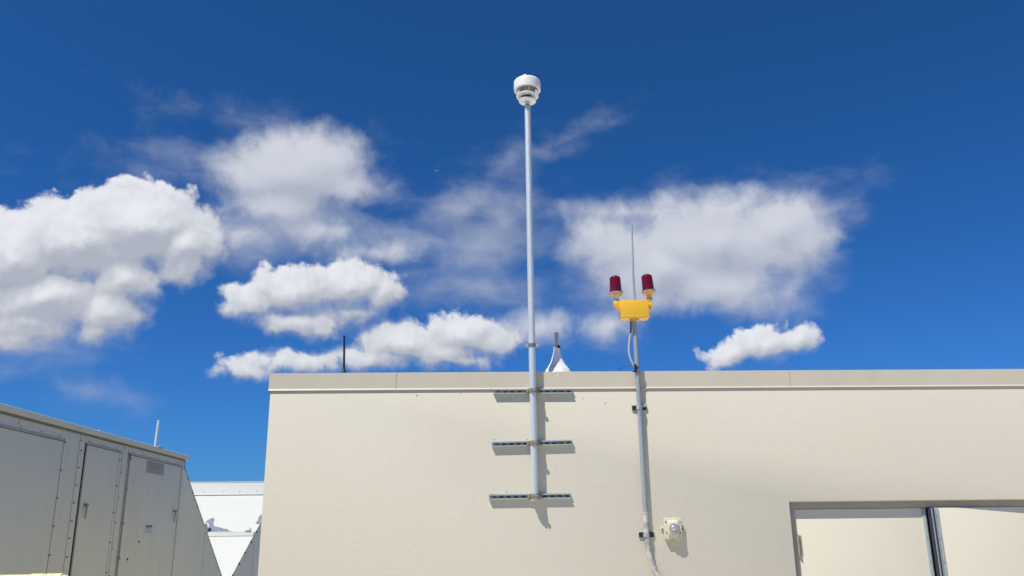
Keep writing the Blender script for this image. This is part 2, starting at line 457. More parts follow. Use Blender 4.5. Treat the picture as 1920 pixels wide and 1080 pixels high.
# ------------------------------------------------------------------ setting: roof deck, ground
MB().box(-400, 400, -400, 400, -9.6, -9.5).build('ground', M['ground'], kind='structure')
g2 = MB().box(-6000, 6000, -6000, 6000, -10.2, -9.8).build('terrain', M['ground'], kind='structure')
MB().box(-16, 16, -14, 30, -0.25, 0.0).build('roof_deck', M['deck'], kind='structure')
lb = thing('lower_building', (0, 8, -9.5), 'storeys of the building below the roof deck', 'building')
MB().box(-15.7, 15.7, -13.7, 29.7, -9.49, -0.26).build('wall', M['facade'], lb)

# ------------------------------------------------------------------ rooftop building
WY = 6.0
bd = thing('rooftop_building', (2.5, WY, 0), 'cream stucco rooftop building with grey beige metal coping and a pair of doors', 'building')
wall_pts = [(-1.51, WY, 0), (2.092, WY, 0), (2.092, WY, 1.972), (4.085, WY, 1.972), (4.085, WY, 0), (7.5, WY, 0), (7.5, WY, 2.84), (-1.51, WY, 2.84)]
MB().prism(wall_pts, (0, 0.2, 0)).build('wall', M['stucco'], bd, bevel=0.006)
MB().box(-1.508, -1.31, WY + .201, 11, 0, 2.84).build('wall', M['stucco'], bd)
MB().box(7.3, 7.498, WY + .201, 11, 0, 2.84).build('wall', M['stucco'], bd)
MB().box(-1.30, 7.29, 10.8, 11, 0, 2.84).build('wall', M['stucco'], bd)
MB().box(-1.49, 7.48, WY + .06, 10.98, 2.841, 2.876).build('roof', M['whitemem'], bd)

def coping_seg(x0, x1):
    y = WY
    prof = [(y - .0035, 2.891), (y - .0035, 2.778), (y - .0095, 2.7665), (y - .0085, 2.7645), (y - .003, 2.7655), (y - .001, 2.80), (y - .001, 2.8455), (y + .16, 2.8795), (y + .16, 2.884)]
    pts = [(x0, a, b) for a, b in prof]
    MB().prism(pts, (x1 - x0, 0, 0)).build('coping', M['coping'], bd, smooth=25)
for x0, x1 in ((-1.522, -0.6315), (-0.6285, 2.1835), (2.1865, 5.1), (5.103, 7.51)):
    coping_seg(x0, x1)
for xj in (-0.63, 2.185, 5.1015):      # splice plate behind every joint
    MB().box(xj - .02, xj + .02, WY - .0025, WY - .0008, 2.79, 2.86).build('splice_plate', M['seam'], bd)
MB().prism([(-1.522, WY + .161, 2.884), (-1.522, WY + .161, 2.7655), (-1.512, WY + .161, 2.7655), (-1.512, WY + .161, 2.845), (-1.36, WY + .161, 2.8795), (-1.36, WY + .161, 2.885)], (0, 4.8, 0)).build('coping', M['coping'], bd)

# old anchor holes and nicks in the stucco
for x, z, r in ((0.062, 2.415, .0045), (0.047, 2.043, .0045), (0.144, 2.058, .004), (0.291, 2.414, .0035), (-0.482, 2.728, .005), (-0.174, 2.737, .004), (0.848, 2.665, .004), (0.686, 2.70, .003)):
    hb_ = MB()
    hb_.prism([(x + r * rnd.uniform(.7, 1.5) * math.cos(6.2832 * k / 7), WY - .0012, z + r * rnd.uniform(.5, 1.1) * math.sin(6.2832 * k / 7)) for k in range(7)], (0, .0008, 0))
    hb_.build('anchor_hole', M['seam'], bd)
# door frame: head and jambs, set back in the opening
fy = WY + .042
MB().prism([(2.0925, fy, 0), (2.137, fy, 0), (2.137, fy, 1.927), (4.04, fy, 1.927), (4.04, fy, 0), (4.0845, fy, 0), (4.0845, fy, 1.9715), (2.0925, fy, 1.9715)], (0, .10, 0)).build('door_frame', M['frame'], bd, bevel=.0015)
dl = MB().box(2.1405, 3.062, fy + .008, fy + .052, 0.01, 1.9235).build('door', M['door'], bd, bevel=.0015)
def hinge(z0):
    h = MB()
    h.cyl((2.139, fy - .006, z0), (2.139, fy - .006, z0 + .043), .0075, 12)
    h.cyl((2.139, fy - .006, z0 + .0445), (2.139, fy - .006, z0 + .0885), .0075, 12)
    h.cyl((2.139, fy - .006, z0 + .090), (2.139, fy - .006, z0 + .134), .0075, 12)
    h.cyl((2.139, fy - .006, z0 - .004), (2.139, fy - .006, z0 + .139), .004, 10)
    h.box(2.140, 2.166, fy + .004, fy + .0075, z0 + .002, z0 + .132)
    h.build('hinge', M['hinge'], dl)
for z in (0.22, 0.95, 1.618): hinge(z)
sb = MB().box(3.031, 3.055, fy + .002, fy + .0075, .02, 1.922)
sb.build('edge_strip', M['strut'], dl, bevel=.001)
s_ = MB()
for k in range(12):
    s_.cyl((3.043, fy - .001, 1.90 - .155 * k - .022), (3.043, fy + .003, 1.90 - .155 * k - .022), .0035, 8)
s_.build('screw', M['screw'], dl, split=True)
# right leaf stands slightly ajar, its meeting edge nearest the viewer
ang = math.atan2(.036, .95)
def ra(x, dy, z):            # local leaf coordinates: x from the hinge leftwards
    hx, hy = 4.036, fy + .010
    return (hx - x * math.cos(ang) - dy * math.sin(ang), hy - x * math.sin(ang) + dy * math.cos(ang), z)
def leafbox(mb, x0, x1, d0, d1, z0, z1):
    v = [mb.b.verts.new(ra(x, d, z)) for x in (x0, x1) for d in (d0, d1) for z in (z0, z1)]
    for f in ((0, 1, 3, 2), (4, 6, 7, 5), (0, 4, 5, 1), (2, 3, 7, 6), (0, 2, 6, 4), (1, 5, 7, 3)):
        mb.face([v[i] for i in f])
    return mb
dr = leafbox(MB(), 0, .932, 0, .044, .01, 1.9235).build('door', M['door'], bd, bevel=.0015)
leafbox(MB(), .905, .931, -.006, -.0005, .02, 1.922).build('edge_strip', M['strut'], dr, bevel=.001)
leafbox(MB(), .9325, .9365, -.014, .04, .02, 1.922).build('astragal', M['strut'], dr)
leafbox(MB(), .938, .951, -.010, .03, .02, 1.921).build('gasket', M['rubber'], dr)
leafbox(MB(), .9525, .9565, -.013, .02, .02, 1.922).build('astragal', M['strut'], dr)
leafbox(MB(), .958, .969, -.004, .02, .02, 1.921).build('gasket', M['rubber'], dr)
s_ = MB()
for k in range(12):
    z = 1.90 - .155 * k - .026
    s_.cyl(ra(.917, -.0095, z), ra(.917, -.0055, z), .0035, 8)
s_.build('screw', M['screw'], dr, split=True)

# ------------------------------------------------------------------ strut channels (shallow slotted channel, open side outwards)
def make_strut(name, length, label, holes=True, group=None, clampr=None, cat='strut channel', xc=0.0, d=.024):
    t = thing(name, (0, 0, 0), label, cat, group)
    h = .0180      # depth, half height ; local y: 0 = wall, -d = front
    L = length / 2
    prof = [(-.0005, -h), (-d, -h), (-d, -h + .0085), (-d + .005, -h + .0085), (-d + .005, -h + .0065), (-d + .0025, -h + .0065), (-d + .0025, -h + .0025), (-.003, -h + .0025),
            (-.003, h - .0025), (-d + .0025, h - .0025), (-d + .0025, h - .0065), (-d + .005, h - .0065), (-d + .005, h - .0085), (-d, h - .0085), (-d, h), (-.0005, h)]
    MB().prism([(-L, a, b) for a, b in prof], (length, 0, 0)).build('channel', M['strut'], t, smooth=20)
    if holes:
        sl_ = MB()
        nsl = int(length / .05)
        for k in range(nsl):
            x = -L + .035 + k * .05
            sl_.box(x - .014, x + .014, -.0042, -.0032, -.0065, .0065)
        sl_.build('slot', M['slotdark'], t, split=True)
        for x in (-L + .03, L - .09):
            bb = MB(); bb.cyl((x, -.0035, 0), (x, -.0045, 0), .011, 16); bb.cyl((x, -.0045, 0), (x, -.011, 0), .0075, 6)
            bb.build('bolt', M['bolt'], t)
    if clampr:
        r = clampr; cy = -d - r - .0015
        cl = MB()
        for sgn in (-1, 1):       # two half straps with upturned ears
            path = []
            for k in range(9):
                a = R(-90 + 0) + sgn * R(10 + k * 17)
                path.append((xc + (r + .002) * math.cos(a), cy + (r + .002) * math.sin(a)))
            path.append((xc + sgn * (r + .004), -d + .001))
            w_ = .0155
            inn = [(xc + (px - xc) * .90, cy + (py - cy) * .90) for px, py in path]
            pts = [(a, b, -w_) for a, b in path] + [(a, b, -w_) for a, b in inn[::-1]]
            outp = [(xc + (px - xc) * 1.07, cy + (py - cy) * 1.07, -w_) for px, py in path]
            cl.prism(outp + [(a, b, -w_) for a, b in path[::-1]], (0, 0, 2 * w_))
        co_ = cl.build('pipe_clamp', M['brass'] if length > .2 else M['strut'], t, smooth=40, split=False)
        if length < .2:
            return t
        e = MB()
        e.box(xc - .012, xc - .006, cy - r - .012, cy - r + .002, -.014, .014)
        e.box(xc + .006, xc + .012, cy - r - .012, cy - r + .002, -.014, .014)
        e.build('ear', M['brass'], co_, bevel=.001, split=True)
        n_ = MB(); n_.cyl((xc - .02, cy - r - .008, 0), (xc + .022, cy - r - .008, 0), .0045, 10); n_.cyl((xc + .012, cy - r - .008, 0), (xc + .018, cy - r - .008, 0), .008, 6)
        n_.build('screw', M['bolt'], co_)
        for sgn in ((-1, 1) if length > .2 else ()):
            f_ = MB().box(xc + sgn * (r + .014) - .010, xc + sgn * (r + .014) + .010, -d - .004, -d - .0005, -.014, .014)
            f_.build('foot', M['brass'], co_, bevel=.001)
    return t
grp = 'strut channels carrying the tall mast on the wall'
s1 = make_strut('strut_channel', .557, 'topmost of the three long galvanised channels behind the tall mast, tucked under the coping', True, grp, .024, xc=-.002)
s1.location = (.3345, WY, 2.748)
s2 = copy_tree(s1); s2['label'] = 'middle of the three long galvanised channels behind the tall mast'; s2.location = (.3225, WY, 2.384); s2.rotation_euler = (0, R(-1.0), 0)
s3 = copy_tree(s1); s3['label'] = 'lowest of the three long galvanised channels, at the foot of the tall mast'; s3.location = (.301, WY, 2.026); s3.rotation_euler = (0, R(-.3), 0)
# slide each copied clamp under the mast (mast x = .333)
for st in (s2, s3):
    for ch in st.children:
        if ch.name.startswith('pipe_clamp'):
            ch.location.x = .333 - (st.location.x - .002)
for ch in s1.children:
    if ch.name.startswith('pipe_clamp'): ch.location.x = .333 - (s1.location.x - .002)
grp2 = 'short brackets holding the beacon pole'
k1 = make_strut('pipe_bracket', .105, 'upper short dark bracket clamping the beacon pole to the stucco, below the coping', False, grp2, .0165, cat='bracket', xc=-.002, d=.009)
k1.location = (1.086, WY, 2.627)
for nm, mt_ in (('channel', M['rubber']),):
    pass
k2 = copy_tree(k1); k2['label'] = 'lower short bracket clamping the beacon pole, left of the cream wall lamp'; k2.location = (1.0885, WY, 1.766)

def dark_fill(t):      # black boxes painting the shade inside the short open channel
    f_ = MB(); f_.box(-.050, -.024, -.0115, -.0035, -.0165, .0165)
    f_.build('channel_shade_fill', M['black'], t, bevel=.002)
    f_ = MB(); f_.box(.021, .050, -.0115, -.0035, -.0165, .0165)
    f_.build('channel_shade_fill', M['black'], t, bevel=.002)
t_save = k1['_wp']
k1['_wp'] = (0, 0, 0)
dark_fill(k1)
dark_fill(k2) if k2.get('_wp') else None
nut = MB(); nut.box(.018, .048, -.0175, -.0120, .004, .030); nut.build('clip', M['strut'], k1, bevel=.003)

# ------------------------------------------------------------------ tall mast with weather sensor head
mx, my = .333, WY - .024 - .0255
mt_ = thing('sensor_mast', (mx, my, 1.995), 'tall galvanised mast carrying a white drum shaped weather sensor', 'mast')
MB().tube([(mx, my, 1.995), (mx, my, 3.07), (mx, my, 4.965)], [.024, .024, .0235], 32).build('pole', M['galv'], mt_)
MB().cyl((mx - .004, my - .0225, 4.93), (mx - .004, my - .0262, 4.93), .005, 10).build('set_screw', M['bolt'], mt_)
c_ = MB(); c_.lathe([(.0247, -.012), (.028, -.012), (.028, .012), (.0247, .012)], (mx, my, 3.072), 32)
cl = c_.build('coupling_clamp', M['bolt'], mt_)
for sg in (-1, 1):
    e = MB(); e.box(mx + sg * .027 - (.012 if sg < 0 else 0), mx + sg * .027 + (.012 if sg > 0 else 0), my - .006, my + .006, 3.062, 3.082)
    e.cyl((mx + sg * .040, my - .02, 3.072), (mx + sg * .040, my + .012, 3.072), .0065, 10)
    e.build('clamp_bolt', M['cast'], cl)
hd = MB(); hd.lathe([(.019, 4.962), (.019, 5.02)], (mx, my, 0), 28)
hd.lathe([(.021, 4.985), (.021, 4.992)], (mx, my, 0), 28)
head = hd.build('sensor_neck', M['chrome'], mt_)
MB().lathe([(.020, 5.007), (.0655, 5.009), (.067, 5.012), (.067, 5.018), (.064, 5.020), (.02, 5.021)], (mx, my, 0), 48).build('lower_plate', M['white'], mt_)
MB().lathe([(.052, 5.047), (.084, 5.049), (.0865, 5.052), (.0865, 5.057), (.083, 5.060), (.05, 5.061)], (mx, my, 0), 48).build('middle_plate', M['white'], mt_)
po = MB()
for k in range(4):
    a = R(35 + 90 * k)
    po.cyl((mx + .055 * math.cos(a), my + .055 * math.sin(a), 5.019), (mx + .055 * math.cos(a), my + .055 * math.sin(a), 5.050), .007, 10)
    a = R(10 + 90 * k)
    po.cyl((mx + .058 * math.cos(a), my + .058 * math.sin(a), 5.064), (mx + .058 * math.cos(a), my + .058 * math.sin(a), 5.125), .008, 10)
po.build('spacer', M['chrome'], mt_, split=True)
MB().lathe([(.046, 5.0215), (.046, 5.0465)], (mx, my, 0), 32).build('inner_core', M['rubber'], mt_)  # blackened so the gap between the plates looks shaded
MB().lathe([(.073, 5.0985), (.0755, 5.0985), (.0755, 5.128), (.073, 5.128)], (mx, my, 0), 48).build('inner_sleeve', M['chrome'], mt_)
MB().lathe([(.010, 5.1205), (.072, 5.1205), (.072, 5.129), (.010, 5.129)], (mx, my, 0), 48).build('recess_plate', M['rubber'], mt_)  # dark colour paints shade into the drum recess
MB().lathe([(.022, 5.0615), (.030, 5.065), (.034, 5.095), (.022, 5.120)], (mx, my, 0), 32).build('transducer_core', M['white'], mt_)
dr_ = MB()
prof = [(.080, 5.108), (.098, 5.101), (.1035, 5.104), (.1045, 5.115), (.1045, 5.168), (.1035, 5.178), (.098, 5.186), (.088, 5.190), (.03, 5.197), (.003, 5.198)]
prof_in = [(.003, 5.132), (.074, 5.131), (.0775, 5.122)]
n = 64
rings = [[(mx + r * math.cos(6.28318531 * k / n), my + r * math.sin(6.28318531 * k / n), z) for k in range(n)] for r, z in prof_in + prof]
dr_.rings(rings)
drum = dr_.build('drum', M['white'], mt_, smooth=50)
MB().lathe([(.024, 5.196), (.022, 5.215), (.014, 5.230), (.005, 5.236)], (mx - .018, my - .02, 0), 24).build('sensor_bump', M['white'], mt_, smooth=60)
MB().lathe([(.045, 5.186), (.043, 5.202), (.030, 5.212), (.006, 5.216)], (mx + .045, my - .03, 0), 32).build('glass_dome', M['solar'], mt_, smooth=60)

# ------------------------------------------------------------------ beacon pole
bx, by = 1.084, WY - .009 - .0165
bt_ = WY - .040
bp = thing('beacon_pole', (bx, by, 1.3), 'grey conduit pole topped by a yellow box, two red beacon lamps and a thin rod', 'warning light')
MB().tube([(bx - .006, bt_, 3.27), (bx - .004, bt_ + .004, 2.9), (bx, by, 2.6), (bx + .003, by, 1.905)], [.0168, .0166, .0162, .0158], 24).build('pole', M['conduit'], bp)
path = [(bx + .003, by, 1.904), (bx + .003, by, 1.82), (bx + .003, by, 1.75), (bx + .006, by, 1.69), (bx + .016, by, 1.625), (bx + .034, by, 1.565), (bx + .058, by, 1.51), (bx + .09, by, 1.455), (bx + .13, by, 1.40), (bx + .18, by, 1.345), (bx + .25, by, 1.29), (bx + .34, by + .005, 1.26), (bx + .6, by + .01, 1.25), (bx + .85, by + .03, 1.25)]
def smooth_path(pts, it=2):
    pts = [Vector(p) for p in pts]
    for _ in range(it):
        o = [pts[0]]
        for a, b in zip(pts, pts[1:]):
            o += [a * .75 + b * .25, a * .25 + b * .75]
        o.append(pts[-1]); pts = o
    return pts
sp_ = smooth_path(path)
MB().tube(sp_, [.0165 + .0012 * math.sin(i * 2.3) for i in range(len(sp_))], 18).build('flexible_conduit', M['flex'], bp, smooth=60)
MB().lathe([(.0168, 1.897), (.0180, 1.899), (.0180, 1.909), (.0168, 1.912)], (bx + .003, by, 0), 24).build('conduit_collar', M['flex'], bp)
# yellow box
fx0, fx1, fyy, z0, z1 = .9735, 1.1775, 5.895, 3.262, 3.392
bxm = MB(); bxm.box(fx0, fx1, fyy, fyy + .105, z0, z1)
ybox = bxm.build('junction_box', M['yellow'], bp, bevel=.004, seg=3)
MB().box(fx0 - .0012, fx1 + .0012, fyy - .0015, fyy + .1065, z0 + .004, z0 + .012).build('box_flange', M['yellow'], ybox, bevel=.002)
MB().lathe([(.036, 3.250), (.036, 3.2655)], (bx - .006, bt_ - .005, 0), 6).build('pole_hub', M['ochre'], ybox, bevel=.001)
# arms: left tapering wing, right hub
w1 = MB(); w1.prism([(fx0 + .002, fyy + .008, 3.390), (.940, fyy + .008, 3.386), (.925, fyy + .008, 3.378), (.923, fyy + .008, 3.366), (.933, fyy + .008, 3.355), (fx0 + .002, fyy + .008, 3.312)], (0, .05, 0))
w1.build('side_arm', M['yellow'], ybox, bevel=.004)
w2 = MB(); w2.prism([(fx1 - .002, fyy + .045, 3.392), (1.205, fyy + .045, 3.392), (1.216, fyy + .045, 3.378), (1.214, fyy + .045, 3.352), (1.200, fyy + .045, 3.332), (fx1 - .002, fyy + .045, 3.314)], (0, .05, 0))
w2.build('side_arm', M['yellow'], ybox, bevel=.005)
MB().cyl((fx1 + .001, fyy + .07, 3.355), (1.196, fyy + .07, 3.355), .034, 24).build('arm_boss', M['yellow'], ybox, bevel=.002)

def beacon(x, y, zb, neck, tilt):
    b_ = MB()
    b_.lathe([(.018, 0), (.020, .004), (.020, .018), (.017, .022), (.019, .040), (.026, .052)], (0, 0, 0), 24)
    b_.box(-.026, -.017, -.006, .006, .004, .018)
    root = b_.build('beacon', neck, bp, smooth=40)
    flg = MB(); flg.lathe([(.020, .050), (.038, .053), (.046, .060), (.051, .066), (.0525, .069), (.0505, .072), (.042, .074)], (0, 0, 0), 40)
    fo = flg.build('beacon_base', M['ochre'], bp, smooth=50)
    rg = MB()
    for k in range(8):
        a = R(22 + 45 * k)
        rg.box(.045 * math.cos(a) - .005, .045 * math.cos(a) + .005, .045 * math.sin(a) - .005, .045 * math.sin(a) + .005, .071, .079)
        rg.cyl((.050 * math.cos(a), .050 * math.sin(a), .064), (.050 * math.cos(a), .050 * math.sin(a), .083), .0028, 8)
    rg.lathe([(.043, .0735), (.0475, .0735), (.0475, .078), (.043, .078)], (0, 0, 0), 40)
    ro = rg.build('clamp_ring', M['chrome'], bp, smooth=40)
    ln = MB()
    prof = [(.0425, .076)]
    for k in range(14):        # stepped fresnel rings
        z = .080 + k * .0072
        rr = .0425 - .0035 * (k / 13)
        prof += [(rr, z), (rr - .0013, z + .0045), (rr - .0002, z + .0070)]
    zt = .080 + 14 * .0072
    for a in range(1, 9):
        t = R(a * 10.8)
        prof.append((.0385 * math.cos(t), zt + .024 * math.sin(t)))
    ln.lathe(prof, (0, 0, 0), 96, ribs=16, rib=.0009)
    lo = ln.build('lens', M['redglass'], bp, smooth=60)
    core = MB(); core.lathe([(.010, .075), (.012, .10), (.016, .125), (.016, .145), (.008, .158)], (0, 0, 0), 20)
    cr = core.build('bulb', M['cast'], bp, smooth=60)
    for o in (fo, ro, lo, cr):
        o.parent = root; o['_wp'] = (0, 0, 0)
    for o in (root, fo, ro, lo, cr):       # geometry was made round the local origin
        o.data.transform(Matrix.Translation(Vector(bp['_wp'])))
    root.location = Vector((x, y, zb)) - Vector(bp['_wp'])
    root.rotation_euler = (0, R(tilt), 0)
    return root
beacon(.949, fyy + .033, 3.380, M['cast'], -.5)
beacon(1.200, fyy + .068, 3.402, M['ochre'], -4.0)
lpth = MB(); lpth.tube([(.949, fyy + .033 + 0, 3.448), (.915, fyy + .02, 3.446), (.905, fyy + .01, 3.449)], .003, 8)
lpth.build('lifting_loop', M['cast'], bp)
tl = MB(); tl.tube([(1.155, fyy + .06, 3.462), (1.143, fyy + .05, 3.458), (1.137, fyy + .05, 3.462), (1.143, fyy + .055, 3.468), (1.156, fyy + .06, 3.470)], .0022, 8)
tl.build('lifting_loop', M['cast'], bp)
MB().tube([(1.085, 5.93, 3.385), (1.083, 5.93, 3.60), (1.0875, 5.93, 3.78), (1.092, 5.93, 3.955), (1.092, 5.93, 3.985)], [.0085, .0075, .0062, .0055, .004], 12).build('rod', M['conduit'], bp, smooth=60)
# cable loop
c1_ = smooth_path([(1.052, bt_ - .005, 3.262), (1.049, bt_ - .01, 3.20), (1.044, bt_ - .012, 3.150)])
MB().tube(c1_, .0062, 12).build('cable', M['darkcable'], bp, smooth=60)
c2_ = smooth_path([(1.044, bt_ - .012, 3.160), (1.034, bt_ - .012, 3.11), (1.026, bt_ - .012, 3.06), (1.026, bt_ - .012, 3.01), (1.035, bt_ - .012, 2.965), (1.050, bt_ - .012, 2.932), (1.058, bt_ - .008, 2.912)])
MB().tube(c2_, .0078, 12).build('cable_sleeve', M['flexgrey'], bp, smooth=60)
cn = MB(); cn.cyl((1.063, bt_ - .016, 2.931), (1.066, bt_ - .016, 2.900), .0095, 14); cn.box(1.055, 1.080, bt_ - .026, bt_ - .008, 2.895, 2.915)
cn.cyl((1.066, bt_ - .016, 2.90), (1.069, bt_ - .014, 2.872), .006, 10); cn.box(1.046, 1.062, bt_ - .018, bt_ - .010, 2.874, 2.884)
cn.build('cable_connector', M['black'], bp, bevel=.001, smooth=40)
MB().lathe([(.0185, 2.905), (.0198, 2.905), (.0198, 2.916), (.0185, 2.916)], (bx - .003, bt_, 0), 24).build('strap', M['bolt'], bp)
wr = smooth_path([(1.060, bt_ - .005, 2.918), (1.045, WY + .0, 2.931), (1.020, WY + .05, 2.940), (.985, WY + .09, 2.930), (.955, WY + .12, 2.910), (.94, WY + .15, 2.889)])
MB().tube(wr, .0028, 8).build('thin_wire', M['darkcable'], bp, smooth=60)

# ------------------------------------------------------------------ wall lamp box
wl = thing('wall_lamp', (1.266, WY, 1.80), 'cream cast wall lamp box with a round clear lens, right of the pole', 'wall lamp')
bo = MB(); bo.prism([(1.2075, WY - .001, 1.742), (1.2115, WY - .001, 1.866), (1.218, WY - .001, 1.874), (1.318, WY - .001, 1.874), (1.326, WY - .001, 1.866), (1.329, WY - .001, 1.742), (1.318, WY - .001, 1.728), (1.22, WY - .001, 1.728)], (0, -.029, 0))
bo.build('housing', M['cream'], wl, bevel=.004, seg=3)
cv = MB(); cv.box(1.2095, 1.327, WY - .0365, WY - .0305, 1.736, 1.872); cv.build('cover', M['cream'], wl, bevel=.0025, seg=3)
# raised middle of the cover, sloping at top and bottom
rm = MB(); rm.prism([(1.2325, WY - .037, 1.866), (1.2325, WY - .056, 1.846), (1.2325, WY - .060, 1.80), (1.2325, WY - .058, 1.765), (1.2325, WY - .037, 1.742)], (.068, 0, 0))
rmo = rm.build('raised_panel', M['cream'], wl, bevel=.007, seg=4, smooth=50)
MB().lathe([(.0310, 0), (.0325, .003), (.0315, .009), (.0270, .010), (.0245, .004)], (1.2665, WY - .0585, 1.806), 40, ax=(0, -1, 0)).build('lens_bezel', M['cast'], rmo, smooth=50)
MB().lathe([(.024, .004), (.021, .012), (.014, .0165), (.004, .018)], (1.2665, WY - .0585, 1.806), 32, ax=(0, -1, 0)).build('lens', M['lens'], rmo, smooth=60)
for x in (1.2195, 1.3165):
    for z in (1.849, 1.777):
        MB().cyl((x, WY - .036, z), (x, WY - .0395, z), .0042, 10).build('screw', M['rubber'], wl)
for x, z in ((1.200, 1.802), (1.336, 1.800)):
    lg = MB(); lg.lathe([(.0135, 0), (.0135, .008)], (x, WY - .0005, z), 24, ax=(0, -1, 0)); lg.box(min(x, 1.268) if x > 1.268 else x, x if x > 1.268 else 1.215, WY - .008, WY - .001, z - .012, z + .012) if False else None
    lo_ = lg.build('mounting_lug', M['cream'], wl, bevel=.001)
    MB().cyl((x, WY - .008, z), (x, WY - .0112, z), .0055, 12).build('lug_screw', M['rubber'], lo_)
for x in (1.244, 1.286):
    MB().box(x - .013, x + .013, WY - .026, WY - .008, 1.8735, 1.881).build('top_lug', M['cream'], wl, bevel=.003)
MB().lathe([(.014, 0), (.014, -.009), (.010, -.012)], (1.268, WY - .018, 1.729), 20).build('drain_plug', M['cream'], wl)

# ------------------------------------------------------------------ roof-edge items
an = thing('whip_antenna', (-1.052, 6.3, 2.878), 'thin black whip antenna standing on the building roof left of the mast', 'antenna')
MB().tube([(-1.052, 6.3, 2.879), (-1.052, 6.3, 2.96), (-1.056, 6.3, 3.10), (-1.061, 6.3, 3.232)], [.0095, .0085, .008, .008], 12).build('rod', M['black'], an)
MB().lathe([(.03, 2.8765), (.03, 2.884), (.016, 2.893), (.015, 2.965), (.010, 2.972)], (-1.052, 6.3, 0), 20).build('base', M['black'], an)
bt = thing('flashed_vent_pipe', (.525, 6.16, 2.878), 'short pipe wrapped in a flared white flashing boot behind the coping', 'vent pipe')
pv = MB(); pr = [(.125, 2.877), (.122, 2.90), (.103, 2.915), (.100, 2.935), (.088, 2.945), (.080, 2.958), (.066, 2.975), (.056, 2.995), (.046, 3.018), (.036, 3.045), (.028, 3.072), (.0225, 3.096), (.0215, 3.108)]
nn = 48
rings = []
for i, (r, z) in enumerate(pr):
    r = r if r < .024 else r * .86
    ring = []
    for k in range(nn):
        a = 6.28318531 * k / nn
        f = 1 + (.07 * math.sin(3 * a + .8 + z * 9) + .035 * math.sin(7 * a + z * 40)) * min(1, (r - .02) / .05)
        ring.append((.527 + r * f * math.cos(a), 6.16 + r * f * math.sin(a), z))
    rings.append(ring)
pv.rings(rings); pv.build('flashing_boot', M['whitemem'], bt, smooth=45)
MB().tube([(.527, 6.16, 3.09), (.529, 6.16, 3.215)], .0165, 20).build('pipe', M['strut'], bt)
hc = MB(); hc.lathe([(.0205, 3.103), (.0225, 3.103), (.0225, 3.109), (.0205, 3.109)], (.528, 6.16, 0), 24); hc.box(.532, .552, 6.132, 6.142, 3.094, 3.112)
hc.build('hose_clamp', M['black'], bt)

# ------------------------------------------------------------------ near air handling unit
XF = -3.421
def slopeA(y): return 2.54 - .6965 * (y - 10.016)
au = thing('air_handler', (XF - 1.2, 6.5, 0), 'long shaded grey rooftop air handler with access doors and a sloping end hood', 'rooftop unit')
MB().box(XF - 2.4, XF - .004, 1.6, 9.975, .35, 2.655).build('body', M['unit'], au, bevel=.004)
MB().box(XF - 2.3, XF - .12, 1.7, 9.9, .001, .349).build('curb', M['facade'], au)
cpy = MB()
for a, b in ((1.55, 4.4), (4.403, 7.66), (7.663, 10.045)):
    cpy.prism([(XF - 2.43, a, 2.656), (XF + .028, a, 2.656), (XF + .034, a, 2.660), (XF + .034, a, 2.700), (XF + .026, a, 2.704), (XF - 1.2, a, 2.72), (XF - 2.43, a, 2.704)], (0, b - a, 0))
cap = cpy.build('roof_cap', M['unitcap'], au, smooth=25)
jp = MB()
for y in (4.4015, 7.6615): jp.box(XF - .1, XF + .037, y - .012, y + .012, 2.659, 2.708)
jp.build('cap_joint', M['unitcap'], cap, bevel=.002, split=True)
MB().box(XF + .001, XF + .012, 1.6, 9.97, 2.640, 2.6545).build('drip_lip', M['seam'], cap)
# wall panels between the seams, each a shallow sheet proud of the body
pn = MB()
edges_y = [1.62, 4.4, 6.392, 7.380, 8.268, 9.896]
for a, b in zip(edges_y, edges_y[1:]):
    pn.box(XF - .004, XF, a + .005, b - .005, .37, 2.638)
pn.build('side_panel', M['unit'], au, bevel=.0012, split=True)
sm = MB()
for y in edges_y[1:-1]: sm.box(XF - .0035, XF - .002, y - .006, y + .006, .37, 2.638)
sm.box(XF - .0035, XF - .002, 9.890, 9.902, .37, 2.638)
sm.build('seam_gasket', M['seam'], au, split=True)
MB().box(XF - .004, XF + .003, 9.906, 9.974, .37, 2.638).build('corner_post', M['unit'], au, bevel=.002)
MB().box(XF - .06, XF - .010, 9.976, 10.03, 2.50, 2.655).build('corner_gap', M['gap'], au)
def screws(name, pts, parent, r=.0075, m_=None):
    s = MB()
    for y, z in pts: s.cyl((XF, y, z), (XF + .006, y, z), r, 8)
    return s.build(name, m_ or M['screw'], parent, split=True)
zz = [2.589, 2.505, 2.364, 2.22, 2.077, 1.932, 1.793, 1.647, 1.5, 1.36, 1.2, 1.05, .9, .75, .6, .45]
screws('seam_screw', [(7.400, z) for z in zz] + [(7.42, z + .002) for z in zz[1::1]] + [(8.289, 2.617), (8.284, 2.389), (8.284, 2.16), (8.28, 1.935), (8.278, 1.704), (8.278, 1.47), (8.278, 1.24)]
       + [(9.935, z) for z in (2.57, 2.36, 2.115, 1.868, 1.603, 1.35, 1.1)], au, .006)
screws('plug', [(8.055, 2.387), (8.05, 2.164), (9.086, 1.935)], au, .011, M['gap'])

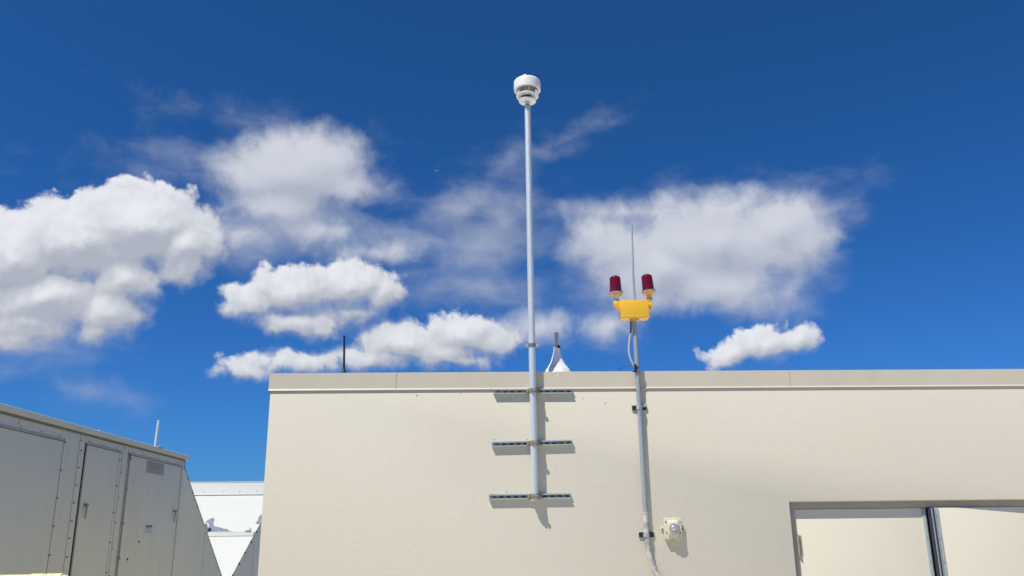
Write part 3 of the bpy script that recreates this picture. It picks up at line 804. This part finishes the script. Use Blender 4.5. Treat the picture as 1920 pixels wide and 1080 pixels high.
def acc_door(y0, y1, top, side, dark_left, handle=None, clips=(), bot=.48):
    """access door: sheet with gasket gap, drip channel above, clips along the hinge side"""
    dm = MB().box(XF + .001, XF + .016, y0, y1, bot, top - .012)
    d = dm.build('access_door', M['unit'], au, bevel=.003)
    g_ = MB()
    lw = .020 if dark_left else .008
    g_.box(XF + .0004, XF + .0022, y0 - lw, y0 - .0005, bot, top - .004)
    g_.box(XF + .0004, XF + .0022, y1 + .0005, y1 + .009, bot, top - .004)
    g_.box(XF + .0004, XF + .0022, y0 - lw, y1 + .009, top - .0115, top - .001)
    g_.build('door_gasket', M['gap'] if dark_left else M['seam'], d)
    c_ = MB(); c_.prism([(XF + .0005, y0 - .025, top + .036), (XF + .0035, y0 - .025, top + .036), (XF + .005, y0 - .025, top + .010), (XF + .022, y0 - .025, top - .004), (XF + .022, y0 - .025, top - .009), (XF + .0005, y0 - .025, top - .0005)], (0, y1 - y0 + .05, 0))
    ch = c_.build('drip_channel', M['unitcap'], d, smooth=20)
    MB().box(XF + .0045, XF + .0235, y0 - .02, y1 + .02, top - .0175, top - .0095).build('channel_painted_shadow', M['seam'], ch)  # dark strip standing in for shade under the drip channel
    s = MB(); k = max(3, int((y1 - y0) / .26))
    for i in range(k):
        y = y0 + .05 + (y1 - y0 - .1) * i / (k - 1)
        s.cyl((XF + .003, y, top + .024), (XF + .008, y, top + .024), .006, 8)
    s.build('channel_screw', M['screw'], ch, split=True)
    # thin raised hem along both sides
    e = MB()
    for y in (y0 - .034 if not dark_left else None, y1 + .034):
        if y is not None: e.box(XF + .0003, XF + .0018, y - .0035, y + .0035, bot, top + .02)
    e.build('frame_line', M['seam'], d, split=True)
    cm = MB()
    for z, yy in clips:
        cm.prism([(XF + .0162, yy - .018, z - .004), (XF + .0162, yy - .006, z - .008), (XF + .0162, yy + .006, z - .008), (XF + .0162, yy + .02, z - .004), (XF + .0162, yy + .02, z + .004), (XF + .0162, yy + .006, z + .008), (XF + .0162, yy - .006, z + .008), (XF + .0162, yy - .018, z + .004)], (.004, 0, 0))
    if clips: cm.build('clip', M['screw'], d, split=True)
    if handle:
        hy, hz, ln = handle
        hp = MB(); hp.lathe([(.016, 0), (.016, .008), (.010, .013), (.010, .026)], (XF + .0165, hy, hz), 20, ax=(1, 0, 0))
        hp.box(XF + .038, XF + .048, hy - .010, hy + .024, hz - .008, hz + .012)
        hp.prism([(XF + .037, hy - .010, hz + .008), (XF + .037, hy + .008, hz + .008), (XF + .033, hy + .003, hz - ln), (XF + .033, hy - .008, hz - ln)], (.010, 0, 0))
        hp.build('handle', M['bolt'], d, bevel=.003, smooth=45)
    return d
cz = (2.544, 2.318, 2.102, 1.885, 1.669, 1.45, 1.2, .95, .7)
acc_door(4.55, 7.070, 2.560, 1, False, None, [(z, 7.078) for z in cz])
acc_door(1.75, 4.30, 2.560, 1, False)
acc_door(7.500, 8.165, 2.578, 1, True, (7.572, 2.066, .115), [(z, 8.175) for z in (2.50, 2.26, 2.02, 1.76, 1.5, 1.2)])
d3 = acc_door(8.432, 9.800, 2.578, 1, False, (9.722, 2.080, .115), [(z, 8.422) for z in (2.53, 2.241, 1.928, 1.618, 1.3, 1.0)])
# hinge line pair on the third door, screws on its right seam
ms = MB(); ms.box(XF + .0004, XF + .0018, 8.392, 8.398, .5, 2.59); ms.build('frame_line', M['seam'], d3)
pl = MB(); pl.box(XF + .0165, XF + .0185, 8.84, 9.316, 2.430, 2.550); plo = pl.build('placard', M['placard'], d3, bevel=.0008)
ov = MB()
n = 40
def oval(cy, cz_, ry, rz, k): a = 6.28318531 * k / n; return (XF + .0188, cy + ry * math.cos(a), cz_ + rz * math.sin(a))
rg_o = [oval(9.085, 2.491, .185, .050, k) for k in range(n)]; rg_i = [oval(9.085, 2.491, .168, .043, k) for k in range(n)]
vo_ = [ov.b.verts.new(p) for p in rg_o]; vi_ = [ov.b.verts.new(p) for p in rg_i]
for k in range(n): ov.face([vo_[k], vo_[(k + 1) % n], vi_[(k + 1) % n], vi_[k]])
for y0_, y1_ in ((8.965, 9.02), (9.035, 9.085), (9.10, 9.15), (9.16, 9.205)):
    ov.box(XF + .0186, XF + .0192, y0_, y1_, 2.470, 2.512)
ov.build('oval_logo', M['faded_blue'], plo)
stk = MB().box(XF + .0165, XF + .0178, 8.975, 9.150, 1.845, 1.925).build('sticker', M['paper'], d3)
hb = MB()
hb.box(XF + .0179, XF + .0187, 8.975, 9.150, 1.906, 1.925)
hb.box(XF + .0179, XF + .0184, 8.99, 9.03, 1.898, 1.904); hb.box(XF + .0179, XF + .0184, 9.05, 9.11, 1.899, 1.904)
hb.build('sticker_header', M['ink'], stk)
screws('plug', [(8.843, 1.763), (8.606, 1.605)], d3, .011, M['gap'])
for o in d3.children:
    if o.name.startswith('plug'): o.data.transform(Matrix.Translation((.0155, 0, 0)))

# end hood of the near unit (side plate slopes down to the right)
def hood(parent, pts_yz, flange_side, mface, faceflip=False):
    s = MB(); s.prism([(XF, y, z) for y, z in pts_yz], (-.004, 0, 0))
    return s.build('hood_side', M['unit'], parent)
yb = 11.93
hA = hood(au, [(9.978, .37), (10.934, .37), (10.934, slopeA(10.934)), (10.0, slopeA(10.0)), (9.978, slopeA(10.0))], 1, None)
hA2 = hood(au, [(10.944, .37), (yb, .37), (yb, slopeA(yb)), (10.944, slopeA(10.944))], 1, None)
MB().box(XF - .003, XF - .0015, 10.93, 10.948, .37, slopeA(10.948)).build('hood_seam', M['seam'], au)
fl = MB()      # flange along the slope
for a, b in ((10.0, yb),):
    fl.prism([(XF + .003, a, slopeA(a) - .022), (XF + .003, b, slopeA(b) - .022), (XF + .003, b + .004, slopeA(b) + .006), (XF + .003, a, slopeA(a) + .006)], (-.03, 0, 0))
flo = fl.build('hood_flange', M['unitcap'], au, bevel=.001)
ed = MB(); ed.prism([(XF + .0035, 10.0, slopeA(10.0) + .006), (XF + .0035, yb, slopeA(yb) + .006), (XF + .0035, yb, slopeA(yb) + .016), (XF + .0035, 10.0, slopeA(10.0) + .016)], (-.05, 0, 0))
ed.build('edge_seal', M['seam'], flo)
s = MB()
for i in range(9):
    y = 10.12 + i * .215
    s.cyl((XF + .004, y, slopeA(y) - .010), (XF + .010, y, slopeA(y) - .010), .008, 8)
s.build('flange_screw', M['gap'], flo, split=True)
MB().prism([(XF - .04, 10.0, slopeA(10.0) - .002), (XF - .04, yb, slopeA(yb) - .002), (XF - .04, yb, slopeA(yb) - .012), (XF - .04, 10.0, slopeA(10.0) - .012)], (-2.3, 0, 0)).build('hood_top', M['hoodface'], au)
bk = MB(); bk.prism([(XF + .004, 10.86, 1.945), (XF + .004, 10.95, 1.885), (XF + .004, 11.02, 1.86), (XF + .004, 11.01, 1.935), (XF + .004, 10.93, 1.985)], (-.05, 0, 0)); bk.build('flange_bracket', M['unitcap'], au, bevel=.003)

# ------------------------------------------------------------------ far air handling unit (its hood faces the viewer)
def slopeB(y): return 2.07 + .537 * (y - 13.6)
bu = thing('air_handler', (XF - 1.2, 17, 0), 'second air handler beyond the grey one, white sunlit sloping hood with peeling coating', 'rooftop unit')
MB().box(XF - 2.4, XF - .004, 14.79, 20.5, .35, 2.69).build('body', M['unit'], bu, bevel=.004)
MB().box(XF - 2.3, XF - .12, 14.9, 20.4, .001, .349).build('curb', M['facade'], bu)
MB().box(XF - 2.43, XF + .03, 14.775, 20.6, 2.692, 2.725).build('roof_cap', M['unitcap'], bu, bevel=.003)
y0b = 12.03
s = MB(); s.prism([(XF, y0b, .37), (13.24 and XF, 13.245, .37), (XF, 13.245, slopeB(13.245) - .014), (XF, y0b, slopeB(y0b) - .014)], (-.004, 0, 0)); s.build('hood_side', M['unit'], bu)
s = MB(); s.prism([(XF, 13.262, .37), (XF, 14.785, .37), (XF, 14.785, slopeB(14.77) - .03), (XF, 13.262, slopeB(13.262) - .014)], (-.004, 0, 0)); s.build('hood_side', M['unit'], bu)
MB().box(XF - .003, XF - .0015, 13.24, 13.268, .37, slopeB(13.24) - .02).build('hood_seam', M['seam'], bu)
def facestrip(ya, yb_, lift, th, x0=XF + .006, x1=XF - 2.4):
    """sheet lying on the slope between two y values, raised by lift"""
    nrm = Vector((0, -.537, 1)).normalized()
    a = Vector((x0, ya, slopeB(ya))) + nrm * lift
    b = Vector((x0, yb_, slopeB(yb_))) + nrm * lift
    return [a, b, b - nrm * th, a - nrm * th], (x1 - x0, 0, 0)
p_, o_ = facestrip(y0b, 13.165, 0, .012); MB().prism(p_, o_).build('hood_face', M['hoodface'], bu)
p_, o_ = facestrip(13.255, 14.385, 0, .012); up_face = MB().prism(p_, o_).build('hood_face', M['hoodface'], bu)
p_, o_ = facestrip(13.150, 13.262, .014, .016); MB().prism(p_, o_).build('cross_trim', M['hoodlip'], bu, bevel=.004)
p_, o_ = facestrip(14.365, 14.755, .012, .016); cbd = MB().prism(p_, o_).build('cap_band', M['hoodlip'], bu, bevel=.003)
p_, o_ = facestrip(14.352, 14.39, .020, .010); MB().prism(p_, o_).build('cap_lip', M['hoodface'], bu, bevel=.003)
s = MB(); nrm = Vector((0, -.537, 1)).normalized()
for i in range(8):
    c = Vector((-3.73 - .288 * i, 14.455, slopeB(14.455)))
    s.cyl(c + nrm * .012, c + nrm * .020, .010, 10)
s.build('band_screw', M['screw'], cbd, split=True)
def patch(pts, th=.0025, jag=5):
    out = []
    n_ = len(pts)
    for i in range(n_):
        a = Vector((pts[i][0], pts[i][1], slopeB(pts[i][1]))); b = Vector((pts[(i + 1) % n_][0], pts[(i + 1) % n_][1], slopeB(pts[(i + 1) % n_][1])))
        for k in range(jag):
            t = k / jag
            p = a.lerp(b, t)
            if k: p += Vector((rnd.uniform(-.010, .010), rnd.uniform(-.012, .012), 0))
            p.z = slopeB(p.y)
            out.append(p + nrm * .001)
    return MB().prism(out, nrm * th)
PP = [(-4.214, 13.362), (-4.247, 13.54), (-4.223, 13.631), (-4.174, 13.676), (-4.136, 13.614), (-4.1, 13.463), (-4.036, 13.417), (-3.926, 13.371), (-3.832, 13.325), (-3.754, 13.28), (-3.745, 13.262), (-4.102, 13.264), (-4.25, 13.264)]
pc = patch(PP).build('peeled_patch', M['bare'], bu)
PP2 = [(-3.475, 13.494), (-3.478, 13.615), (-3.490, 13.738), (-3.430, 13.76), (-3.418, 13.6), (-3.425, 13.48)]
patch(PP2, jag=3).build('peeled_patch', M['bare'], bu)
# curled flaps of coating left at the foot of the patches
fm = MB(); fm.prism([(-4.19, 13.26, 1.905), (-4.12, 13.25, 1.905), (-4.10, 13.30, 1.955), (-4.155, 13.38, 2.015), (-4.20, 13.33, 1.98)], (0, -.012, .03)); fm.build('coating_flap', M['hoodlip'], bu, bevel=.003)
fm = MB(); fm.prism([(-3.56, 13.23, 1.895), (-3.49, 13.23, 1.895), (-3.475, 13.27, 1.925), (-3.51, 13.28, 1.945)], (0, -.012, .022)); fm.build('coating_flap', M['hoodlip'], bu, bevel=.003)
fB = MB(); fB.prism([(XF + .0065, y0b, slopeB(y0b) - .018), (XF + .0065, 14.76, slopeB(14.76) - .018), (XF + .0065, 14.76, slopeB(14.76) + .003), (XF + .0065, y0b, slopeB(y0b) + .003)], (.003, 0, 0))
fbo = fB.build('hood_flange', M['unitcap'], bu)
s = MB()
for i in range(8):
    y = 12.22 + i * .27
    s.box(XF + .010, XF + .020, y - .022, y + .022, slopeB(y) - .030, slopeB(y) - .002)
s.build('flange_screw', M['gap'], fbo, split=True)

# small pipe on the near unit's roof
vp_ = thing('short_pipe', (XF - .02, 9.09, 2.706), 'short bare steel pipe standing upright on the grey air handler roof edge', 'pipe')
MB().tube([(XF - .015, 9.09, 2.706), (XF - .005, 9.09, 2.985)], .0145, 16).build('pipe', M['galv'], vp_)
q_ = MB(); q_.box(XF - .05, XF + .03, 9.06, 9.20, 2.7055, 2.713); q_.cyl((XF + .01, 9.16, 2.713), (XF + .01, 9.16, 2.735), .012, 8); q_.build('foot_plate', M['strut'], vp_)

# ------------------------------------------------------------------ cream pipe crossing in front, only its top in view
cp_ = thing('cream_pipe', (-2.6, 4.6, 0), 'cream painted pipe end with a raised fitting, low in front of the grey air handler', 'pipe')
MB().tube([(-5.2, 4.6, 1.571), (-2.14, 4.6, 1.574)], .032, 24).build('pipe', M['creampipe'], cp_)
ft = MB(); ft.cyl((-2.285, 4.6, 1.573), (-2.215, 4.6, 1.573), .0365, 20); ft.cyl((-2.21, 4.6, 1.573), (-2.180, 4.6, 1.573), .037, 8); ft.cyl((-2.175, 4.6, 1.573), (-2.13, 4.6, 1.573), .0365, 20)
ft.build('fitting', M['creampipe'], cp_, bevel=.002)
MB().tube(smooth_path([(-2.135, 4.6, 1.573), (-2.11, 4.6, 1.57), (-2.10, 4.6, 1.54), (-2.10, 4.6, 1.2), (-2.10, 4.6, .001)]), .030, 20).build('elbow', M['creampipe'], cp_, smooth=60)
for x in (-4.6,):
    q_ = MB(); q_.box(x - .02, x + .02, 4.58, 4.62, .001, 1.54); q_.box(x - .08, x + .08, 4.52, 4.68, .0012, .012); q_.build('stand', M['strut'], cp_)

# ------------------------------------------------------------------ airliner far away
pl_ = thing('airplane', (-483, 8000, 3599), 'tiny white airliner high in the blue sky left of the mast top', 'airplane')
X0, Y0, Z0 = -483, 8000, 3599
MB().tube([(X0 - 19, Y0, Z0 + 1), (X0 - 12, Y0, Z0), (X0 + 14, Y0, Z0), (X0 + 18, Y0, Z0 - .3), (X0 + 20, Y0, Z0 - .8)], [.4, 2, 2.1, 1.6, .3], 12).build('fuselage', M['plane'], pl_)
MB().prism([(X0 + 5, Y0 - 1, Z0 - 1), (X0 - 5, Y0 - 17, Z0), (X0 - 8, Y0 - 17, Z0), (X0 - 3, Y0 - 1, Z0 - 1), (X0 - 3, Y0 + 1, Z0 - 1), (X0 - 8, Y0 + 17, Z0), (X0 - 5, Y0 + 17, Z0), (X0 + 5, Y0 + 1, Z0 - 1)], (0, 0, .6)).build('wing', M['plane'], pl_)
MB().prism([(X0 - 13, Y0 - .2, Z0 + 1), (X0 - 17, Y0 - .2, Z0 + 7), (X0 - 19.5, Y0 - .2, Z0 + 7), (X0 - 18.5, Y0 - .2, Z0 + 1)], (0, .4, 0)).build('tail_fin', M['plane'], pl_)

for o in bpy.data.objects:
    if '_wp' in o: del o['_wp']
